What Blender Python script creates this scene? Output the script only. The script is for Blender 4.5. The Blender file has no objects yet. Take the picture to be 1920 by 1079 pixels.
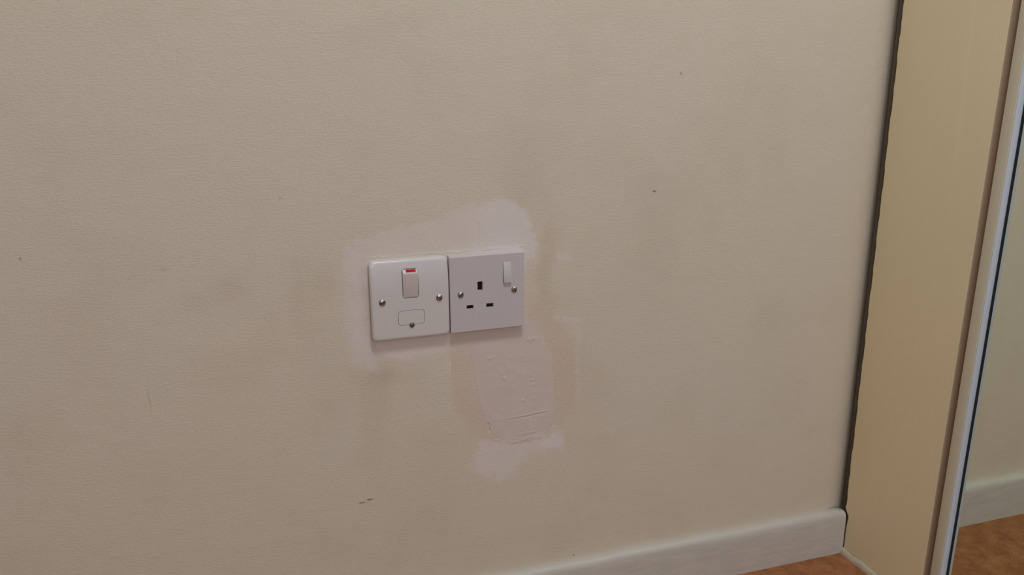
import bpy, bmesh, math, random
import numpy as np
from mathutils import Vector, Matrix, Euler
C = bpy.context.scene.collection
S = bpy.context.scene
R = math.radians

# ---------------------------------------------------------------- camera, world, light, exposure
cam = bpy.data.objects.new('camera', bpy.data.cameras.new('camera'))
cam.data.sensor_width = 36; cam.data.sensor_fit = 'HORIZONTAL'
cam.data.lens = 1577.9 / 1920 * 36
cam.data.clip_start = 0.01
cam.location = (-0.13115, -0.862, 0.66402)
cam.rotation_euler = (1.31335, -0.00189, -0.32491)
C.objects.link(cam); S.camera = cam
S.view_settings.view_transform = 'Standard'
S.view_settings.look = 'None'
S.view_settings.gamma = 1
S.view_settings.use_curve_mapping = False
S.view_settings.exposure = 0.26

w = bpy.data.worlds.new('overcast_sky'); S.world = w; w.use_nodes = True
w.node_tree.nodes['Background'].inputs[0].default_value = (0.80, 0.90, 1.0, 1)
w.node_tree.nodes['Background'].inputs[1].default_value = 1.0

WX0, WX1, WZ0, WZ1 = -0.70, 0.50, 0.95, 2.10     # window opening in the rear wall
RX0, RX1, RY0, RH = -2.3, 1.28, -3.2, 2.4         # room
def area(name, loc, rot, sx, sy, power, col):
    l = bpy.data.lights.new(name, 'AREA'); l.shape = 'RECTANGLE'; l.size = sx; l.size_y = sy
    l.energy = power; l.color = col
    o = bpy.data.objects.new(name, l); o.location = loc; o.rotation_euler = rot; C.objects.link(o); return o
area('window_daylight', ((WX0+WX1)/2, RY0-0.02, (WZ0+WZ1)/2), (R(90), 0, 0), WX1-WX0-0.1, WZ1-WZ0-0.1, 11.0, (0.79, 0.94, 1.18))
# the light of the added overhead lamp is made further below

FILL_LAMP = (0.12, -0.80, 1.95)  # position of the added, unseen fill lamp

# ---------------------------------------------------------------- materials
def mat(name, col, rough=0.6, metal=0.0, spec=0.5, bump=0.0, bscale=(300, 300, 300), var=0.0, vscale=6, coat=0.0):
    m = bpy.data.materials.new(name); m.use_nodes = True
    nt = m.node_tree; b = nt.nodes['Principled BSDF']
    b.inputs['Base Color'].default_value = (*col, 1)
    b.inputs['Roughness'].default_value = rough; b.inputs['Metallic'].default_value = metal
    b.inputs['Specular IOR Level'].default_value = spec
    b.inputs['Coat Weight'].default_value = coat
    tc = nt.nodes.new('ShaderNodeTexCoord')
    if var > 0:
        n = nt.nodes.new('ShaderNodeTexNoise'); n.inputs['Scale'].default_value = vscale; n.inputs['Detail'].default_value = 5
        nt.links.new(tc.outputs['Object'], n.inputs['Vector'])
        mr = nt.nodes.new('ShaderNodeMapRange'); mr.inputs[1].default_value = .3; mr.inputs[2].default_value = .7
        mr.inputs[3].default_value = 1-var; mr.inputs[4].default_value = 1+var
        nt.links.new(n.outputs['Fac'], mr.inputs[0])
        vm = nt.nodes.new('ShaderNodeVectorMath'); vm.operation = 'SCALE'; vm.inputs[0].default_value = col
        nt.links.new(mr.outputs[0], vm.inputs['Scale']); nt.links.new(vm.outputs[0], b.inputs['Base Color'])
    if bump > 0:
        mp = nt.nodes.new('ShaderNodeMapping'); mp.inputs['Scale'].default_value = bscale
        n = nt.nodes.new('ShaderNodeTexNoise'); n.inputs['Scale'].default_value = 1; n.inputs['Detail'].default_value = 3
        bp = nt.nodes.new('ShaderNodeBump'); bp.inputs['Strength'].default_value = 1; bp.inputs['Distance'].default_value = bump
        nt.links.new(tc.outputs['Object'], mp.inputs[0]); nt.links.new(mp.outputs[0], n.inputs['Vector'])
        nt.links.new(n.outputs['Fac'], bp.inputs['Height']); nt.links.new(bp.outputs[0], b.inputs['Normal'])
    return m

M = {}
M['plate_cream'] = mat('ivory_white_moulded_plastic', (0.735, 0.685, 0.64), 0.24, spec=.5)
M['rocker_ivory'] = mat('ivory_rocker_plastic', (0.70, 0.63, 0.58), 0.33)
M['plate_white'] = mat('white_plastic_matt', (0.66, 0.595, 0.58), 0.42, spec=.4)
M['rocker_white'] = mat('bright_white_rocker_plastic', (0.68, 0.64, 0.63), 0.35)
M['red'] = mat('red_indicator_plastic', (0.50, 0.006, 0.022), 0.6, spec=.2)
M['dark'] = mat('dark_slot_interior', (0.02, 0.012, 0.010), 0.6)
M['nickel'] = mat('nickel_screw_metal', (0.52, 0.50, 0.485), 0.30, 1.0)
M['steel'] = mat('dull_steel_screw_metal', (0.26, 0.21, 0.20), 0.45, 1.0)
M['brass'] = mat('brass_contact', (0.45, 0.33, 0.16), 0.4, 1.0)
M['skirting'] = mat('white_gloss_paint_on_skirting', (0.66, 0.62, 0.535), 0.38, bump=.0012, bscale=(25, 60, 70), var=.03, vscale=30)
M['panel'] = mat('cream_satin_paint_on_timber', (0.86, 0.75, 0.48), 0.45, bump=.0005, bscale=(60, 60, 8), var=.025, vscale=5)
M['groove_shade'] = mat('groove_shade_brown', (0.52, 0.38, 0.26), .7)  # panel end colour, browned to deepen the shade in the groove
M['bead'] = mat('off_white_paint_on_bead', (0.60, 0.52, 0.38), 0.5, bump=.002, bscale=(60, 60, 60), var=.06, vscale=60)
M['stile'] = mat('off_white_lacquered_steel', (0.74, 0.71, 0.57), 0.35)
M['lip'] = mat('daylight_tinted_lacquered_steel', (0.66, 0.72, 0.76), 0.3)  # frame return, bluish window daylight put into the colour
M['gasket'] = mat('black_rubber_gasket', (0.006, 0.008, 0.010), 0.5)
M['mirror'] = mat('silvered_mirror_glass', (0.80, 0.85, 0.76), 0.0, 1.0)
M['carcass'] = mat('wardrobe_carcass_board', (0.55, 0.47, 0.33), 0.6)
M['ceiling'] = mat('white_ceiling_paint', (0.80, 0.78, 0.74), 0.9)
M['frame'] = mat('white_window_frame_paint', (0.8, 0.8, 0.78), 0.4)

def panel_streak():
    # a faint lighter brush streak running up the panel, and two small scuffs
    m = M['panel']; nt = m.node_tree; N = nt.nodes; L = nt.links; b = N['Principled BSDF']
    src = b.inputs['Base Color'].links[0].from_socket
    tc = N.new('ShaderNodeTexCoord'); sx = N.new('ShaderNodeSeparateXYZ'); L.new(tc.outputs['Object'], sx.inputs[0])
    def mth(op, a, c, clamp=False):
        n = N.new('ShaderNodeMath'); n.operation = op; n.use_clamp = clamp
        for i, v in enumerate((a, c)):
            if isinstance(v, (int, float)): n.inputs[i].default_value = v
            else: L.new(v, n.inputs[i])
        return n.outputs[0]
    line = mth('MULTIPLY', mth('ADD', mth('MULTIPLY', sx.outputs[2], -.02), .127), -1.0)
    d = mth('ABSOLUTE', mth('SUBTRACT', sx.outputs[1], line), 0)
    k = mth('SUBTRACT', 1.0, mth('DIVIDE', d, .0045), True)
    up = mth('MULTIPLY', mth('SUBTRACT', sx.outputs[2], .38), 4.0, True)
    n = N.new('ShaderNodeTexNoise'); n.inputs['Scale'].default_value = 9; L.new(tc.outputs['Object'], n.inputs['Vector'])
    k = mth('MULTIPLY', mth('MULTIPLY', k, up), mth('MULTIPLY', n.outputs['Fac'], .55))
    mx = N.new('ShaderNodeMix'); mx.data_type = 'RGBA'; L.new(k, mx.inputs[0]); L.new(src, mx.inputs[6]); mx.inputs[7].default_value = (.92, .84, .66, 1)
    L.new(mx.outputs[2], b.inputs['Base Color'])
panel_streak()

def carpet_mat():
    m = bpy.data.materials.new('terracotta_short_pile_carpet'); m.use_nodes = True
    nt = m.node_tree; b = nt.nodes['Principled BSDF']; b.inputs['Roughness'].default_value = 1; b.inputs['Specular IOR Level'].default_value = .1
    tc = nt.nodes.new('ShaderNodeTexCoord')
    n = nt.nodes.new('ShaderNodeTexNoise'); n.inputs['Scale'].default_value = 45; n.inputs['Detail'].default_value = 7; n.inputs['Roughness'].default_value = .7
    nt.links.new(tc.outputs['Object'], n.inputs['Vector'])
    r = nt.nodes.new('ShaderNodeValToRGB'); r.color_ramp.elements[0].position = .36; r.color_ramp.elements[1].position = .66
    r.color_ramp.elements[0].color = (0.31, 0.13, 0.055, 1); r.color_ramp.elements[1].color = (0.52, 0.225, 0.095, 1)
    nt.links.new(n.outputs['Fac'], r.inputs[0]); nt.links.new(r.outputs[0], b.inputs['Base Color'])
    n2 = nt.nodes.new('ShaderNodeTexNoise'); n2.inputs['Scale'].default_value = 420; n2.inputs['Detail'].default_value = 2
    nt.links.new(tc.outputs['Object'], n2.inputs['Vector'])
    bp = nt.nodes.new('ShaderNodeBump'); bp.inputs['Distance'].default_value = .003; bp.inputs['Strength'].default_value = .8
    nt.links.new(n2.outputs['Fac'], bp.inputs['Height']); nt.links.new(bp.outputs[0], b.inputs['Normal'])
    return m
M['carpet'] = carpet_mat()

CREAM = (0.765, 0.675, 0.53)
def wall_mat():
    m = bpy.data.materials.new('cream_matt_emulsion_with_filler_marks'); m.use_nodes = True
    nt = m.node_tree; N = nt.nodes; L = nt.links; b = N['Principled BSDF']
    b.inputs['Roughness'].default_value = .75; b.inputs['Specular IOR Level'].default_value = .25
    tc = N.new('ShaderNodeTexCoord')
    def noise(sc, det=4, vec=None, rough=.5):
        n = N.new('ShaderNodeTexNoise'); n.inputs['Scale'].default_value = sc; n.inputs['Detail'].default_value = det; n.inputs['Roughness'].default_value = rough
        L.new(vec or tc.outputs['Object'], n.inputs['Vector']); return n.outputs['Fac']
    def math_(op, a, b_=None, clamp=False):
        n = N.new('ShaderNodeMath'); n.operation = op; n.use_clamp = clamp
        for i, v in enumerate((a, b_)):
            if v is None: continue
            if isinstance(v, (int, float)): n.inputs[i].default_value = v
            else: L.new(v, n.inputs[i])
        return n.outputs[0]
    def mix(fac, a, col):
        n = N.new('ShaderNodeMix'); n.data_type = 'RGBA'
        if isinstance(fac, (int, float)): n.inputs[0].default_value = fac
        else: L.new(fac, n.inputs[0])
        if isinstance(a, tuple): n.inputs[6].default_value = (*a, 1)
        else: L.new(a, n.inputs[6])
        n.inputs[7].default_value = (*col, 1)
        return n.outputs[2]
    f = math_('MULTIPLY', math_('SUBTRACT', noise(5.5, 5), .38, ), 2.0, True)
    base = mix(f, CREAM, (0.775, 0.665, 0.515))
    def attr(nm):
        a = N.new('ShaderNodeAttribute'); a.attribute_name = nm
        s = N.new('ShaderNodeSeparateColor'); L.new(a.outputs['Color'], s.inputs[0]); return s.outputs
    A = attr('filler_masks'); B = attr('stain_shade_masks')
    col = mix(math_('MULTIPLY', B[1], .9, True), base, (0.60, 0.475, 0.355))        # smudges, plus painted shade beside the left plate
    col = mix(math_('MULTIPLY', A[2], .62), col, (0.74, 0.60, 0.455))               # sanded tan halo
    col = mix(math_('MULTIPLY', B[0], .38), col, (0.76, 0.56, 0.45))               # pinkish scrapes
    col = mix(math_('MULTIPLY', A[1], .9), col, (0.755, 0.635, 0.56))              # skim
    col = mix(math_('MULTIPLY', A[0], .95), col, (0.84, 0.75, 0.70))              # white filler
    col = mix(B[2], col, (0.80, 0.70, 0.56))                                        # painted caulk
    # small specks and scratches at their own places (metres on the wall)
    specks = [(.3324,.5249,.0022,.0013,.8),(-.3188,.4911,.0011,.0016,.5),(-.084,.5364,.0020,.0015,.22),(-.1972,.4718,.005,.0014,.16),(-.0176,.1888,.0042,.0009,.8),
              (-.0088,.1912,.0038,.0011,.9),(-.2243,.3445,.0006,.0075,.22),(-.2233,.334,.0006,.0080,.2),(.3592,.6563,.0014,.0014,.6),(.2417,.0702,.0014,.0010,.8),
              (.175,.374,.0007,.0012,.3)]
    sx = N.new('ShaderNodeSeparateXYZ'); L.new(tc.outputs['Object'], sx.inputs[0])
    wob = math_('MULTIPLY', math_('SUBTRACT', noise(600, 2), .5), 2.2)
    tot = None
    for (x, z, rx, rz, k) in specks:
        dx = math_('DIVIDE', math_('SUBTRACT', sx.outputs[0], x), rx); dz = math_('DIVIDE', math_('SUBTRACT', sx.outputs[2], z), rz)
        d = math_('SQRT', math_('ADD', math_('MULTIPLY', dx, dx), math_('MULTIPLY', dz, dz)))
        v = math_('MULTIPLY', math_('SUBTRACT', math_('ADD', 1.35, wob), d, True), k)
        tot = v if tot is None else math_('ADD', tot, v)
    tot = math_('MINIMUM', tot, 1.0)
    col = mix(tot, col, (0.16, 0.12, 0.09))
    L.new(col, b.inputs['Base Color'])
    # roller stipple, slightly wider than tall; smoother on filler
    mp = N.new('ShaderNodeMapping'); mp.inputs['Scale'].default_value = (260, 500, 560); L.new(tc.outputs['Object'], mp.inputs[0])
    h1 = noise(1, 3, mp.outputs[0], .55)
    mp2 = N.new('ShaderNodeMapping'); mp2.inputs['Scale'].default_value = (28, 60, 45); L.new(tc.outputs['Object'], mp2.inputs[0])
    h2 = noise(1, 3, mp2.outputs[0])
    smooth = math_('SUBTRACT', 1.0, math_('MULTIPLY', math_('MAXIMUM', A[0], A[1]), .65))
    h = math_('ADD', math_('MULTIPLY', h1, math_('MULTIPLY', smooth, .00042)), math_('MULTIPLY', h2, .0004))
    bp = N.new('ShaderNodeBump'); bp.inputs['Distance'].default_value = 1.0; bp.inputs['Strength'].default_value = 1.0
    L.new(h, bp.inputs['Height']); L.new(bp.outputs[0], b.inputs['Normal'])
    return m
M['wall'] = wall_mat()
M['wall_plain'] = mat('cream_matt_emulsion', CREAM, .8)

# ---------------------------------------------------------------- helpers
def finish(name, bm, m, parent=None, smooth=True, angle=35):
    me = bpy.data.meshes.new(name); bm.normal_update(); bm.to_mesh(me); bm.free()
    for mm in (m if isinstance(m, (list, tuple)) else [m]): me.materials.append(mm)
    if smooth:
        me.polygons.foreach_set('use_smooth', [True]*len(me.polygons))
        me.set_sharp_from_angle(angle=R(angle))
    o = bpy.data.objects.new(name, me); C.objects.link(o)
    if parent: o.parent = parent
    return o
def struct(o): o['kind'] = 'structure'; return o
def empty(name, label, cat, loc, rot=(0, 0, 0), group=None):
    o = bpy.data.objects.new(name, None); C.objects.link(o); o.location = loc; o.rotation_euler = rot
    o.empty_display_size = .02; o['label'] = label; o['category'] = cat
    if group: o['group'] = group
    return o
def box(bm, x0, x1, y0, y1, z0, z1):
    v = [bm.verts.new(p) for p in ((x0,y0,z0),(x1,y0,z0),(x1,y1,z0),(x0,y1,z0),(x0,y0,z1),(x1,y0,z1),(x1,y1,z1),(x0,y1,z1))]
    for f in ((3,2,1,0),(4,5,6,7),(0,1,5,4),(1,2,6,5),(2,3,7,6),(3,0,4,7)): bm.faces.new([v[i] for i in f])
    return v
def bevel(bm, off, seg=3, ang=30):
    es = [e for e in bm.edges if len(e.link_faces) == 2 and e.calc_face_angle() > R(ang)]
    bmesh.ops.bevel(bm, geom=es, offset=off, segments=seg, affect='EDGES', profile=.5, clamp_overlap=True)
def rrect(x0, x1, z0, z1, r, n=6):
    pts = []
    for cx, cz, a0 in ((x1-r, z0+r, -90), (x1-r, z1-r, 0), (x0+r, z1-r, 90), (x0+r, z0+r, 180)):
        if r <= 0: pts.append((cx, cz)); continue
        for k in range(n+1):
            a = R(a0 + 90*k/n); pts.append((cx+r*math.cos(a), cz+r*math.sin(a)))
    return pts

# ---------------------------------------------------------------- noise and polygons for the wall
rng = np.random.default_rng(7)
_tab = rng.random((256, 256))
def vnoise(x, z):
    xi = np.floor(x).astype(int); zi = np.floor(z).astype(int); fx = x-xi; fz = z-zi
    fx = fx*fx*(3-2*fx); fz = fz*fz*(3-2*fz)
    g = lambda a, b: _tab[a % 256, b % 256]
    return (g(xi,zi)*(1-fx)+g(xi+1,zi)*fx)*(1-fz)+(g(xi,zi+1)*(1-fx)+g(xi+1,zi+1)*fx)*fz
def fbm(x, z, s, o=4, rough=.5, off=0):
    t = 0; a = 1; n = 0
    for k in range(o):
        t = t + a*vnoise(x*s*2**k+17.3*k+off, z*s*2**k+31.7*k+off*1.7); n += a; a *= rough
    return t/n
def sdf(x, z, poly):                 # positive inside, in mm
    p = np.array(poly, float); d = np.full(x.shape, 1e9); ins = np.zeros(x.shape, bool)
    for i in range(len(p)):
        a = p[i]; b = p[(i+1) % len(p)]; ab = b-a
        t = np.clip(((x-a[0])*ab[0]+(z-a[1])*ab[1])/(ab@ab+1e-9), 0, 1)
        d = np.minimum(d, np.hypot(x-a[0]-t*ab[0], z-a[1]-t*ab[1]))
        c = ((a[1] > z) != (b[1] > z)) & (x < (b[0]-a[0])*(z-a[1])/((b[1]-a[1]) + 1e-12)+a[0])
        ins ^= c
    return np.where(ins, d, -d)
def soft(x, z, poly, w, amp, s=.12, off=0, lift=0):
    d = sdf(x, z, poly) + lift + (fbm(x, z, s, 5, .6, off)-.5)*2*amp
    return np.clip(d/w+.5, 0, 1)
def segd(x, z, pts):
    d = np.full(x.shape, 1e9)
    for a, b in zip(pts[:-1], pts[1:]):
        a = np.array(a); b = np.array(b); ab = b-a
        t = np.clip(((x-a[0])*ab[0]+(z-a[1])*ab[1])/(ab@ab), 0, 1)
        d = np.minimum(d, np.hypot(x-a[0]-t*ab[0], z-a[1]-t*ab[1]))
    return d
white1 = [(-13,483),(-10,492),(7,491),(27,497),(44,499),(58,501),(71,505),(85,511),(93,514),(111,516),(126,520),(138,524),(147,526),(156,519),(169,514),(176,508),(178,493),(183,480),(185,468),(182,457),(175,455),(172,435),(86,442),(5,449),(-8,467)]
washL = [(-20,479),(7,477),(1,348),(-4,348),(-18,356),(-25,375),(-25,404),(-21,427),(-22,456)]
whiteB = [(3,384),(9,360),(28,354),(55,354),(82,356),(88,338),(83,332),(89,369),(89,394),(4,402)]
skim = [(114,343),(109,364),(118,384),(135,390),(179,386),(196,366),(206,342),(211,303),(212,274),(206,245),(194,235),(159,236),(139,246),(133,259),(124,280),(117,310)]
skimtop = [(88,387),(91,362),(109,360),(186,359),(185,384),(176,392),(88,394)]
tan = [(86,375),(86,331),(90,305),(99,282),(108,264),(124,245),(160,233),(200,237),(227,254),(239,280),(241,313),(232,347),(222,374),(211,388),(192,403),(179,410),(173,386),(122,378)]
pink = [(95,308),(109,300),(121,288),(131,261),(129,251),(115,263),(101,279)]
pink2 = [(215,382),(231,354),(238,314),(234,280),(221,272),(214,316),(212,350)]
white2 = [(118,239),(111,217),(116,206),(130,198),(147,190),(163,194),(170,207),(180,216),(194,221),(207,222),(224,221),(225,232),(217,243),(214,246),(207,236),(190,235),(180,230),(153,236),(134,240)]
white2b = [(195,232),(207,235),(215,245),(219,236),(225,232),(225,222),(209,221),(196,220)]
streak1 = [(217,458),(230,457),(230,451),(216,452)]
streak2 = [(211,386),(246,381),(246,376),(225,377)]
streak3 = [(235,373),(246,375),(242,340),(244,286),(239,280),(240,320)]
smudges_and_shade = [(-44,447,14,20,.30),(-139,446,22,16,.30),(-175,435,16,10,.2),(12,334,14,12,.35),(-72,443,10,34,.25),(-28,333,26,24,.16),(178,566,42,34,.13),
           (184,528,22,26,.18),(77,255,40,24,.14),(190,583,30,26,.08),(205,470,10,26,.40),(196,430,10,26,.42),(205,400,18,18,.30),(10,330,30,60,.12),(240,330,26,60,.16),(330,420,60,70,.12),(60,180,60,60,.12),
           (280,560,40,30,.12),(-60,395,24,70,.16),(0,300,18,34,.25),(-4,428,4.5,34,.75)]  # last entry paints the shade along the left plate's side
def wall_masks(x, z):
    wx = x + (fbm(x, z, .05, 3, .5, 3)-.5)*8; wz = z + (fbm(x, z, .05, 3, .5, 9)-.5)*8
    grain = fbm(x*.35, z*1.6, .35, 3, .6, 41)
    w = soft(wx, wz, white1, 7, 7, .14, 0, 1)*(.66+.28*np.clip((x-110)/22, -.5, 1)) * (.82+.3*grain)
    w = np.maximum(w, soft(wx, wz, washL, 16, 10, .1, 5)*.78*(.6+.6*fbm(x, z, .09, 3, .5, 77)))
    w = np.maximum(w, soft(wx, wz, whiteB, 9, 6, .12, 11)*.75)
    w = np.maximum(w, soft(wx, wz, white2, 8, 9, .13, 15, 1)*.68*(.7+.5*grain))
    w = np.maximum(w, soft(x, z, white2b, 3, 4, .2, 19)*.88)
    for s_, k in ((streak1, .5), (streak2, .55), (streak3, .35)): w = np.maximum(w, soft(wx, wz, s_, 5, 5, .2, 23)*k)
    edge = 6 + 9*np.clip((z-330)/60, 0, 1)
    d = sdf(x, z, skim)+(fbm(x, z, .09, 4, .55, 27)-.5)*7
    sk = np.clip(d/edge+.5, 0, 1)
    sk = np.maximum(sk, soft(wx, wz, skimtop, 16, 9, .1, 33)*.75)
    t = soft(wx, wz, tan, 9, 7, .1, 37, 1)
    pk = np.maximum(soft(wx, wz, pink, 16, 10, .1, 43), soft(wx, wz, pink2, 16, 10, .1, 47)*.7)
    sm = 0*x
    for (cx, cz, rx, rz, k) in smudges_and_shade:
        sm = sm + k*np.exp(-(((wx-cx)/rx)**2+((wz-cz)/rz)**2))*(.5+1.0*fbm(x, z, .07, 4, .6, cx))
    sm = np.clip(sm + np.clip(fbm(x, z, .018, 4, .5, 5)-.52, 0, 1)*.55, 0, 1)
    topline = 468.5 + (x-86)*.008
    ca = np.clip(1-np.abs(z-topline-1.2-(fbm(x, z, .25, 3, .5, 51)-.5)*4)/1.6, 0, 1)*np.clip((x+4)/6, 0, 1)*np.clip((176-x)/6, 0, 1)
    ca = ca*np.clip((fbm(x, z*.3, .12, 3, .5, 57)-.3)*5, 0, 1)
    return w, sk, t, pk, sm, ca
def wall_height(x, z, w, sk, ca):    # metres towards the room
    d = sdf(x, z, skim)+(fbm(x, z, .09, 4, .55, 27)-.5)*7
    h = .00035*np.clip(d/2.2+.5, 0, 1)*np.clip((400-z)/60, 0, 1) + .00025*w + .0005*ca
    h += .0004*np.exp(-(segd(x, z, [(139.4,267.4),(170.4,267.9),(202,270.6)])/.9)**2)*np.clip((x-142)/30, .25, 1)
    h -= .00035*np.exp(-(segd(x, z, [(139.4,265.4),(170.4,265.9),(202,268.8)])/.9)**2)*np.clip((x-150)/30, 0, 1)
    h += .0003*np.exp(-(segd(x, z, [(166.6,245.4),(190.3,246)])/.9)**2)
    h -= .0011*np.exp(-(segd(x, z, [(131.3,264.4),(132.6,254.3)])/.9)**2)
    h -= .0006*np.exp(-(segd(x, z, [(186.2,257.7),(185.9,253.3)])/.7)**2)
    h += .0004*np.exp(-(segd(x, z, [(139.3,243.4),(150.9,238.2),(166.6,235.9),(182.4,240.1),(196.4,238)])/1.1)**2)*np.clip((fbm(x, z, .2, 3, .5, 61)-.3)*3, 0, 1)
    for bx, bz, r, k in ((133,343.5,1.8,.7),(136.5,344.5,1.2,.5),(150.9,317.5,2.0,.6),(147,325,3,.3),(155,330,4,.25),(184.8,311.5,1.7,.6),(185.8,305.5,1.9,.6),(173.2,287.4,1.6,.8),(186,288,1.8,.3),(186,362,2,.6),(180,361,2,.5),(176,336,1.6,.4)):
        h += .0009*k*np.exp(-(((x-bx)**2+((z-bz)*1.2)**2)/r**2))
    h += .00022*(fbm(x, z*1.3, .07, 4, .5, 67)-.5)*np.clip(sk, 0, 1)*2
    h -= .0006*np.exp(-(segd(x, z, [(120.5,500),(120.3,474)])/.8)**2)
    h -= .0004*np.exp(-(segd(x, z, [(88,366),(88,330)])/1.0)**2)
    return h
def wall_grid(x0, x1, z0, z1, step, fine):
    nx = int(round((x1-x0)/step))+1; nz = int(round((z1-z0)/step))+1
    X, Z = np.meshgrid(np.linspace(x0, x1, nx), np.linspace(z0, z1, nz))
    w, sk, t, pk, sm, ca = wall_masks(X, Z)
    Y = .036*np.clip((X-614)/70, 0, 1)**2.3
    if fine:
        e = np.minimum(np.minimum(X-x0, x1-X), np.minimum(Z-z0, z1-Z)); fade = np.clip(e/8, 0, 1)
        Y = -wall_height(X, Z, w, sk, ca)*fade
    co = np.stack([X.ravel()/1000, Y.ravel(), Z.ravel()/1000], 1)
    i = np.arange(nx-1)[None, :] + nx*np.arange(nz-1)[:, None]
    q = np.stack([i, i+1, i+1+nx, i+nx], -1).reshape(-1, 4)
    return co, q, np.stack([w, sk, t], -1).reshape(-1, 3), np.stack([pk, sm, ca], -1).reshape(-1, 3)
def grid_obj(name, co, q, A, B, parent=None):
    used, inv = np.unique(q, return_inverse=True); inv = inv.reshape(q.shape)
    me = bpy.data.meshes.new(name)
    me.vertices.add(len(used)); me.vertices.foreach_set('co', co[used].ravel())
    me.loops.add(inv.size); me.loops.foreach_set('vertex_index', inv.ravel().astype(np.int32))
    me.polygons.add(len(inv)); me.polygons.foreach_set('loop_start', np.arange(len(inv), dtype=np.int32)*4)
    me.update(calc_edges=True)
    me.polygons.foreach_set('use_smooth', np.ones(len(inv), bool))
    for nm, D in (('filler_masks', A), ('stain_shade_masks', B)):
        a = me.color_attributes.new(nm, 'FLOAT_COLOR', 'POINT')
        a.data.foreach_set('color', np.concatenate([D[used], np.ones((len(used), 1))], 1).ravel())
    me.materials.append(M['wall'])
    o = bpy.data.objects.new(name, me); C.objects.link(o)
    if parent: o.parent = parent
    return o
FX0, FX1, FZ0, FZ1 = -40, 264, 176, 544           # fine part of the wall, mm
# whole wall: coarse cells outside, dense cells round the repair
parts = []
def coarse(x0, x1, z0, z1): parts.append(wall_grid(x0, x1, z0, z1, 8, False))
coarse(-600, FX0, 0, 800); coarse(FX1, 608, 0, 800); parts.append(wall_grid(608, 684, 0, 800, 2, False)); parts.append(wall_grid(608, 684, 800, 2400, 4, False)); coarse(FX0, FX1, 0, FZ0); coarse(FX0, FX1, FZ1, 800)
def bare(x0, x1, z0, z1, y=0):
    y = y*1000
    co = np.array([(x0,y,z0),(x1,y,z0),(x1,y,z1),(x0,y,z1)], float)/1000
    parts.append((co, np.array([[0,1,2,3]]), np.zeros((4,3)), np.zeros((4,3))))
bare(RX0*1000, -600, 0, 800); bare(684, RX1*1000, 0, RH*1000, .036); bare(RX0*1000, 608, 800, RH*1000)
fine = wall_grid(FX0, FX1, FZ0, FZ1, 0.8, True)
co, q, A, B = fine
fm = A[q].mean(1)
lab = np.zeros(len(q), int)
cz = co[q].mean(1)[:, 2]
lab[(fm[:, 0] > .36) & (cz > .41)] = 1
lab[(fm[:, 0] > .30) & (cz < .250)] = 3
lab[(fm[:, 1] > .5)] = 2
parts.append((co, q[lab == 0], A, B))
off = 0; CO = []; Q = []; AA = []; BB = []
for c_, q_, a_, b_ in parts:
    CO.append(c_); Q.append(q_+off); AA.append(a_); BB.append(b_); off += len(c_)
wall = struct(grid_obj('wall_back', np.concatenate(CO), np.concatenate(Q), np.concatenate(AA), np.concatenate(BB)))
for k, nm, lb in ((1, 'filler_patch', 'rough white filler patch above the two electrical plates'), (2, 'plaster_patch', 'greyish pink smooth plaster skim below the socket'), (3, 'filler_patch', 'faint white filler smear under the plaster skim')):
    o = grid_obj(nm, co, q[lab == k], A, B, wall); o['label'] = lb

# ---------------------------------------------------------------- room shell
def slab(name, x0, x1, y0, y1, z0, z1, m):
    bm = bmesh.new(); box(bm, x0, x1, y0, y1, z0, z1); return struct(finish(name, bm, m, smooth=False))
slab('floor', RX0, RX1, RY0, 0.1, -0.05, 0, M['carpet'])
slab('ceiling', RX0, RX1, RY0, 0.1, RH, RH+.05, M['ceiling'])
slab('wall_left', RX0-.05, RX0, RY0, 0, 0, RH, M['wall_plain'])
slab('wall_right', RX1, RX1+.05, RY0, 0.1, 0, RH, M['wall_plain'])
bm = bmesh.new()
box(bm, RX0, WX0, RY0-.1, RY0, 0, RH); box(bm, WX1, RX1, RY0-.1, RY0, 0, RH)
box(bm, WX0, WX1, RY0-.1, RY0, 0, WZ0); box(bm, WX0, WX1, RY0-.1, RY0, WZ1, RH)
struct(finish('wall_rear', bm, M['wall_plain'], smooth=False))
bm = bmesh.new()
for b_ in ((WX0, WX0+.05, WZ0, WZ1), (WX1-.05, WX1, WZ0, WZ1), (WX0+.05, WX1-.05, WZ0, WZ0+.05), (WX0+.05, WX1-.05, WZ1-.05, WZ1), (-.12, -.08, WZ0+.05, WZ1-.05)):
    box(bm, b_[0], b_[1], RY0-.09, RY0-.04, b_[2], b_[3])
struct(finish('window_1', bm, M['frame'], smooth=False))

# skirting board: eased top edge, slightly wavy with old paint
def skirting(name, x0, x1, n):
    prof = [(0, 0), (-.0120, 0), (-.0122, .052), (-.0119, .0580), (-.0108, .0618), (-.0088, .0642), (-.0060, .0652), (-.0010, .0650), (0, .0648)]
    bm = bmesh.new(); rows = []
    for i in range(n+1):
        x = x0+(x1-x0)*i/n
        wv = .0006*math.sin(x*23)+.0004*math.sin(x*61+1)
        dip = -.0030*max(0, 1-(x1-x)/.012)**2 if name == 'baseboard_back' else 0
        rows.append([bm.verts.new((x, y*(1+wv*20) , z+(wv+dip if z > .05 else 0))) for y, z in prof])
    for a, b in zip(rows[:-1], rows[1:]):
        for k in range(len(prof)-1): bm.faces.new((a[k], a[k+1], b[k+1], b[k]))
    bm.faces.new(rows[-1]); bm.faces.new(rows[0][::-1])
    bmesh.ops.recalc_face_normals(bm, faces=bm.faces)
    return struct(finish(name, bm, M['skirting'], angle=60))
skirting('baseboard_back', RX0, .6485, 220)

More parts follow.
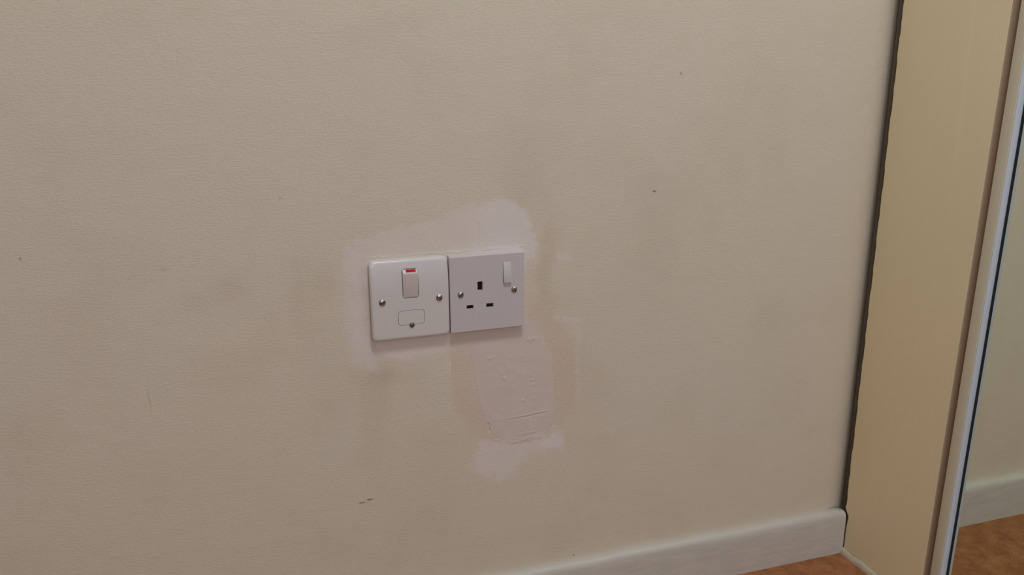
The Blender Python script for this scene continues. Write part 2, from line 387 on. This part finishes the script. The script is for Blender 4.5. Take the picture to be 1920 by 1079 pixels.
# ---------------------------------------------------------------- electrical plates
def screw(name, parent, x, z, y, r, m, ang, slot=True, label=None):
    bm = bmesh.new(); n = 28
    rings = [(r, 0), (r, -.0004), (r*.93, -.0009), (r*.75, -.0014), (r*.45, -.0018), (0, -.0019)]
    prev = None
    for rr, yy in rings:
        if rr == 0: ring = [bm.verts.new((0, yy, 0))]
        else: ring = [bm.verts.new((rr*math.cos(2*math.pi*k/n), yy, rr*math.sin(2*math.pi*k/n))) for k in range(n)]
        if prev:
            for k in range(n):
                if len(ring) == 1: bm.faces.new((prev[k], prev[(k+1) % n], ring[0]))
                else: bm.faces.new((prev[k], prev[(k+1) % n], ring[(k+1) % n], ring[k]))
        prev = ring
    bmesh.ops.recalc_face_normals(bm, faces=bm.faces)
    o = finish(name, bm, m, parent, angle=50); o.location = (x, y, z); o.rotation_euler = (0, ang, 0)
    if label: o['label'] = label
    bm = bmesh.new(); t = r*.13
    # the slot: a dark recess lying in the domed head
    pts = [(-r*.88, -.00125), (-r*.45, -.00188), (0, -.00198), (r*.45, -.00188), (r*.88, -.00125)]
    up = [bm.verts.new((a, b, t)) for a, b in pts]; lo = [bm.verts.new((a, b, -t)) for a, b in pts]
    up2 = [bm.verts.new((a, b+.0004, t)) for a, b in pts]; lo2 = [bm.verts.new((a, b+.0004, -t)) for a, b in pts]
    for k in range(4):
        bm.faces.new((lo[k], lo[k+1], up[k+1], up[k])); bm.faces.new((up[k], up[k+1], up2[k+1], up2[k])); bm.faces.new((lo2[k], lo2[k+1], lo[k+1], lo[k]))
    bmesh.ops.recalc_face_normals(bm, faces=bm.faces)
    finish('screw_slot', bm, M['dark'], o)
    return o

def hole_plate(outline_rows, holes, face_y, depth, m, name, parent, curve=None):
    """front face with real holes: outline_rows = list of (loop points, y) from the back edge to the face"""
    bm = bmesh.new(); prev = None
    for pts, y in outline_rows:
        ring = [bm.verts.new((a, y, b)) for a, b in pts]
        if prev:
            n = len(ring)
            for k in range(n): bm.faces.new((prev[k], prev[(k+1) % n], ring[(k+1) % n], ring[k]))
        prev = ring
    edges = [bm.edges.get((prev[k], prev[(k+1) % len(prev)])) for k in range(len(prev))]
    hole_rings = []
    for h in holes:
        ring = [bm.verts.new((a, face_y, b)) for a, b in h]; hole_rings.append(ring)
        edges += [bm.edges.new((ring[k], ring[(k+1) % len(ring)])) for k in range(len(ring))]
    bmesh.ops.triangle_fill(bm, edges=edges, use_beauty=True, use_dissolve=False, normal=(0, -1, 0))
    for ring in hole_rings:
        back = [bm.verts.new((v.co.x, face_y+depth, v.co.z)) for v in ring]; n = len(ring)
        for k in range(n): bm.faces.new((ring[k], ring[(k+1) % n], back[(k+1) % n], back[k]))
    bmesh.ops.remove_doubles(bm, verts=bm.verts, dist=1e-7)
    bmesh.ops.recalc_face_normals(bm, faces=bm.faces)
    return finish(name, bm, m, parent, angle=38)

# left: switched fused connection unit, rounded corners, softly pillowed face. local origin = lower left back corner
T = .0093
left = empty('fused_switch_plate', 'ivory switch plate with round corners, red-tipped rocker and small fuse cover', 'electrical switch', (.0004, 0, .3790), (0, R(-.40), 0))
LW, LH = .0852, .0872
rows = []
for inset, y, r in ((.0008, -.0002, .004), (.0004, -.004, .0045), (0, -.0062, .005), (.0003, -.0076, .005), (.0010, -.0086, .0052), (.0020, -.0091, .005), (.0032, -T, .0045), (.0034, -T, .0044)):
    rows.append((rrect(inset, LW-inset, inset, LH-inset, r), y))
rk = (.0342, .0519, .0455, .0775)
fu = (.0285, .0573, .0158, .0322)
plate = hole_plate(rows, [rrect(*rk, .0028), rrect(*fu, .0036)], -T, .0045, M['plate_cream'], 'face_plate', left)
# pillowed top: subdivide face then lean the upper third back
me = plate.data; bm = bmesh.new(); bm.from_mesh(me)
for zc in [.030+.003*k for k in range(19)]:
    bmesh.ops.bisect_plane(bm, geom=bm.verts[:]+bm.edges[:]+bm.faces[:], plane_co=(0, 0, zc), plane_no=(0, 0, 1), clear_inner=False, clear_outer=False)
def lean(z): 
    t = max(0, (z-.050)/.037); return .0040*t*t
for v in bm.verts:
    if v.co.y < -.003: v.co.y += lean(v.co.z)
bm.normal_update(); bm.to_mesh(me); bm.free()
me.polygons.foreach_set('use_smooth', [True]*len(me.polygons)); me.set_sharp_from_angle(angle=R(38))
# dark cavities behind rocker and fuse carrier
def cup(name, parent, x0, x1, z0, z1, y, m=None):
    bm = bmesh.new(); box(bm, x0, x1, y, y+.0006, z0, z1); return finish(name, bm, m or M['dark'], parent, smooth=False)
cup('rocker_recess', left, rk[0]-.001, rk[1]+.001, rk[2]-.001, rk[3]+.001, -.0052)
cup('fuse_recess', left, fu[0]-.001, fu[1]+.001, fu[2]-.001, fu[3]+.001, -.0052)
# rocker: big flat face tilted so the top edge stands proud, bevelled top with the red strip
def rocker_mesh(x0, x1, z0, z1, ybot, ytop, yback, bev, chamf):
    bm = bmesh.new()
    prof = [(z0, yback), (z0, ybot), (z1-chamf, ytop), (z1, ytop+chamf*.75), (z1, yback)]
    a = [bm.verts.new((x0, y, z)) for z, y in prof]; b = [bm.verts.new((x1, y, z)) for z, y in prof]
    n = len(prof)
    for k in range(n): bm.faces.new((a[k], a[(k+1) % n], b[(k+1) % n], b[k]))
    bm.faces.new(a[::-1]); bm.faces.new(b)
    bmesh.ops.recalc_face_normals(bm, faces=bm.faces)
    bevel(bm, bev, 3, 20); return bm
g = .0005
bm = rocker_mesh(rk[0]+g, rk[1]-g, rk[2]+g, rk[3]-g*1.3, -T+.0002, -T-.0022, -.0060, .0009, .0040)
rocker = finish('rocker_switch', bm, M['rocker_ivory'], left, angle=30)
bm = bmesh.new()
zr0, zr1 = rk[3]-.0034, rk[3]-.0008
pts = [(.0383, zr0), (.0490, zr0), (.0490, zr1), (.0383, zr1)]
yy = lambda z: -T-.0022+(z-(rk[3]-g*1.3-.0040))*.75-.00012
f = [bm.verts.new((a, yy(b), b)) for a, b in pts]; bk = [bm.verts.new((a, yy(b)+.0006, b)) for a, b in pts]
bm.faces.new(f)
for k in range(4): bm.faces.new((f[k], bk[k], bk[(k+1) % 4], f[(k+1) % 4]))
bmesh.ops.recalc_face_normals(bm, faces=bm.faces)
o = finish('indicator_strip', bm, M['red'], rocker, smooth=False); o['label'] = 'red indicator strip on the top edge of the rocker'
# fuse carrier
def prism(pts, y0, y1, bev, seg=2):
    bm = bmesh.new()
    a = [bm.verts.new((x, y0, z)) for x, z in pts]; b = [bm.verts.new((x, y1, z)) for x, z in pts]; n = len(pts)
    bm.faces.new(a)
    for k in range(n): bm.faces.new((a[k], b[k], b[(k+1) % n], a[(k+1) % n]))
    bm.faces.new(b[::-1]); bmesh.ops.recalc_face_normals(bm, faces=bm.faces)
    if bev: bevel(bm, bev, seg, 50)
    return bm
g = .0004
fc = finish('fuse_carrier', prism(rrect(fu[0]+g, fu[1]-g, fu[2]+g, fu[3]-g, .0033), -T, -.0052, 0), M['plate_cream'], left, smooth=False)
screw('carrier_screw', fc, .0431, .0155, -T+.0003, .0029, M['steel'], R(-50), label='dull slotted steel screw at the foot of the fuse cover')
screw('screw', left, .0122, .0433, -T, .0037, M['nickel'], R(-20))
screw('screw', left, .0738, .0432, -T, .0037, M['nickel'], R(35))

# right: single switched socket, square corners, drafted sides
right = empty('switched_socket', 'white square-cornered three-pin wall socket with plain rocker switch', 'electrical socket', (.0862, 0, .3803), (0, R(-.40), 0))
RW, RHt = .0856, .0866
t2 = .0088
rows = [(rrect(0, RW, 0, RHt, .0008, 3), -.0002), (rrect(.0001, RW-.0001, .0002, RHt-.0002, .0008, 3), -.0055), (rrect(.0003, RW-.0003, .0004, RHt-.0013, .0007, 3), -t2+.0003), (rrect(.0007, RW-.0007, .0008, RHt-.0018, .0006, 3), -t2), (rrect(.0009, RW-.0009, .0010, RHt-.0020, .0005, 3), -t2)]
def lc(x0, x1, z0, z1): return (x0-.0862, x1-.0862, z0-.3803, z1-.3803)
sl = [lc(.1174, .1232, .4265, .4365), lc(.1047, .1125, .4065, .4108), lc(.1271, .1354, .4063, .4109)]
slr = lc(.1467, .1562, .4325, .4570)
face = hole_plate(rows, [rrect(*s_, .0001, 1) for s_ in sl]+[rrect(*slr, .0003, 1)], -t2, .0035, M['plate_white'], 'face_plate', right)
for s_ in sl:
    bm = bmesh.new(); d0, d1 = -t2+.0034, -t2+.0072
    x0, x1, z0, z1 = s_[0]-.0001, s_[1]+.0001, s_[2]-.0001, s_[3]+.0001
    v = box(bm, x0, x1, d0, d1, z0, z1)
    bmesh.ops.delete(bm, geom=[f_ for f_ in bm.faces if all(abs(q_.co.y-d0) < 1e-6 for q_ in f_.verts)], context='FACES')
    bmesh.ops.reverse_faces(bm, faces=bm.faces)
    finish('pin_slot', bm, M['dark'], right, smooth=False)
cup('rocker_recess', right, slr[0]-.0003, slr[1]+.0003, slr[2]-.0003, slr[3]+.0003, -.0054)
# this rocker stands proud at the bottom, so its underside shows as a dark line
bm = bmesh.new(); g = .0003
x0, x1, z0, z1 = slr[0]+g, slr[1]-g, slr[2]+g, slr[3]-g
prof = [(z1, -.0056), (z1, -t2-.0006), (z0+.0002, -t2-.0030), (z0+.0008, -.0056)]
a = [bm.verts.new((x0, y, z)) for z, y in prof]; b = [bm.verts.new((x1, y, z)) for z, y in prof]
for k in range(4): bm.faces.new((a[k], a[(k+1) % 4], b[(k+1) % 4], b[k]))
bm.faces.new(a[::-1]); bm.faces.new(b); bmesh.ops.recalc_face_normals(bm, faces=bm.faces)
bevel(bm, .00025, 2, 30)
finish('rocker_switch', bm, M['rocker_white'], right)
screw('screw', right, .0983-.0862, .4236-.3803, -t2, .0035, M['nickel'], R(-50))
screw('screw', right, .1596-.0862, .4240-.3803, -t2, .0035, M['nickel'], R(60))

# ---------------------------------------------------------------- timber panel by the corner (plane x = PX) and its bead
PX = .6498
SH = -.0139                                    # the run leans a little towards the room
random.seed(4)
def yl(z): 
    # scribed edge next to the wall, notched over the skirting
    rag = .0004*math.sin(z*140)+.0003*math.sin(z*333+2)+.0003*math.sin(z*57)
    if z < .036: return -.0123
    if z < .058: return -.0123-.0022*(z-.036)/.022
    if z < .070: return -.0145+.0075*min(1, (z-.058)/.010)
    return -.0078+rag
bm = bmesh.new(); zs = [0.0, .02, .036, .047, .058, .063, .068, .072]+[.08+.006*k for k in range(118)]+[.8+.1*k for k in range(17)]
arr = []
for z in zs:
    e = -.1503+SH*z
    prof = [(PX+.018, yl(z)), (PX+.0006, yl(z)), (PX, yl(z)-.0006), (PX, e+.0008), (PX+.0001, e+.0004), (PX+.0003, e+.0001), (PX+.0007, e), (PX+.018, e)]
    arr.append([bm.verts.new((x, y, z)) for x, y in prof])
for a, b in zip(arr[:-1], arr[1:]):
    for k in range(8): bm.faces.new((a[k], a[(k+1) % 8], b[(k+1) % 8], b[k]))
bm.faces.new(arr[0]); bm.faces.new(arr[-1][::-1]); bmesh.ops.recalc_face_normals(bm, faces=bm.faces)
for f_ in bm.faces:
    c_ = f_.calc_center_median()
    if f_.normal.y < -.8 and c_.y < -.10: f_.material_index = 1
o = finish('timber_panel', bm, [M['panel'], M['groove_shade']], angle=40)
o['label'] = 'tall cream painted timber panel between the wall corner and the mirrored door'; o['category'] = 'panel'
# floor bead
bm = bmesh.new(); rows = []
for i in range(61):
    y = -.0122-.150*i/60
    wv = .00012*math.sin(i*1.3)+.0002*math.sin(i*.47+1)
    gap = .0005+.0007*(max(0, math.sin(i*.33-.9)))
    prof = [(PX-gap, 0), (PX-gap, .0082+wv), (PX-.0022, .0079+wv), (PX-.0043, .0062+wv), (PX-.0056+wv, .0035), (PX-.0060+wv, 0)]
    rows.append([bm.verts.new((x, y, z)) for x, z in prof])
for a, b in zip(rows[:-1], rows[1:]):
    for k in range(5): bm.faces.new((a[k], a[k+1], b[k+1], b[k]))
bm.faces.new(rows[0]); bm.faces.new(rows[-1][::-1]); bmesh.ops.recalc_face_normals(bm, faces=bm.faces)
struct(finish('trim_1', bm, M['bead'], angle=50))

# ---------------------------------------------------------------- mirrored sliding door
MX = PX+.0090                                   # mirror plane
DW, DH, DZ = .76, 2.20, .012
door = empty('mirrored_door', 'full-height mirror sliding door in an off-white frame beside the cream panel', 'mirror door', (0, 0, 0))
def lean_y(v): v.co.y += SH*v.co.z
def run(name, prof, z0, z1, m, parent, bev=None):
    bm = bmesh.new()
    a = [bm.verts.new((x, y, z0)) for x, y in prof]; b = [bm.verts.new((x, y, z1)) for x, y in prof]; n = len(prof)
    for k in range(n): bm.faces.new((a[k], a[(k+1) % n], b[(k+1) % n], b[k]))
    bm.faces.new(a[::-1]); bm.faces.new(b); bmesh.ops.recalc_face_normals(bm, faces=bm.faces)
    for v in bm.verts: lean_y(v)
    return finish(name, bm, m, parent, angle=50)
E0 = -.1602; E1 = -.1746                        # stile from, to (y)
run('door_stile', [(PX+.026, E0), (PX+.0006, E0), (PX, E0-.0006), (PX, E1+.0012), (PX+.0012, E1+.0002), (MX+.004, E1+.0002), (MX+.004, E1+.003), (PX+.026, E1+.003)], DZ, DZ+DH, M['stile'], door)
o = run('inner_lip', [(PX+.0008, E1+.0006), (PX+.0003, E1-.0002), (PX+.0009, E1-.0008), (MX+.0008, E1-.0008), (MX+.0008, E1+.0006)], DZ, DZ+DH, M['lip'], door)
o['label'] = 'return edge of the door frame, tinted with bluish daylight'
run('gasket', [(MX-.0002, E1-.0008), (MX-.0005, E1-.0020), (MX-.0002, E1-.0044), (MX+.001, E1-.0044), (MX+.001, E1-.0008)], DZ, DZ+DH, M['gasket'], door)
bm = bmesh.new(); box(bm, MX, MX+.004, E0-DW+.010, E1-.001, DZ, DZ+DH)
for v in bm.verts: lean_y(v)
finish('mirror', bm, M['mirror'], door, smooth=False)
F0 = E0-DW
run('door_stile', [(PX+.026, F0), (PX, F0), (PX, F0+.0144), (MX, F0+.0146), (PX+.026, F0+.0146)], DZ, DZ+DH, M['stile'], door)
for z0, z1 in ((DZ, DZ+.02), (DZ+DH-.02, DZ+DH)):
    bm = bmesh.new(); box(bm, PX+.001, MX+.0002, F0+.0146, E1-.001, z0, z1)
    for v in bm.verts: lean_y(v)
    finish('door_rail', bm, M['stile'], door, smooth=False)
# the second leaf of the same wardrobe, further along, and the carcass behind
bm = bmesh.new(); box(bm, PX+.034, PX+.05, -2.0, -.30, 0, RH); box(bm, PX+.40, PX+.42, -1.9, -.01, 0, RH)
o = finish('wardrobe_carcass', bm, M['carcass'], smooth=False)
o['label'] = 'wardrobe carcass behind the mirrored door'; o['category'] = 'wardrobe'

# ---------------------------------------------------------------- added pendant lamp, unseen above the view, for overhead light
pend = empty('fill_pendant', 'added drum pendant lamp, unseen, giving light from overhead', 'lamp', (FILL_LAMP[0], FILL_LAMP[1], RH))
bm = bmesh.new(); bmesh.ops.create_cone(bm, cap_ends=True, segments=32, radius1=.05, radius2=.045, depth=.03)
for v in bm.verts: v.co.z -= .015
finish('fill_lamp_rose', bm, M['frame'], pend)
bm = bmesh.new(); bmesh.ops.create_cone(bm, cap_ends=True, segments=12, radius1=.003, radius2=.003, depth=RH-FILL_LAMP[2]-.20)
for v in bm.verts: v.co.z -= .03+(RH-FILL_LAMP[2]-.20)/2
finish('fill_lamp_cord', bm, M['frame'], pend)
bm = bmesh.new(); n = 48; rr = [(.19, FILL_LAMP[2]+.005-RH), (.19, FILL_LAMP[2]+.20-RH), (.17, FILL_LAMP[2]+.205-RH), (.003, FILL_LAMP[2]+.205-RH)]
rows = [[bm.verts.new((r_*math.cos(2*math.pi*k/n), r_*math.sin(2*math.pi*k/n), z_)) for k in range(n)] for r_, z_ in rr]
for a, b in zip(rows[:-1], rows[1:]):
    for k in range(n): bm.faces.new((a[k], a[(k+1) % n], b[(k+1) % n], b[k]))
finish('fill_lamp_shade', bm, M['frame'], pend)
l = bpy.data.lights.new('fill_lamp_light', 'AREA'); l.shape = 'DISK'; l.size = .36; l.energy = 7.6; l.color = (0.99, 1.02, 1.13)
lo = bpy.data.objects.new('fill_lamp_light', l); lo.location = FILL_LAMP; C.objects.link(lo)
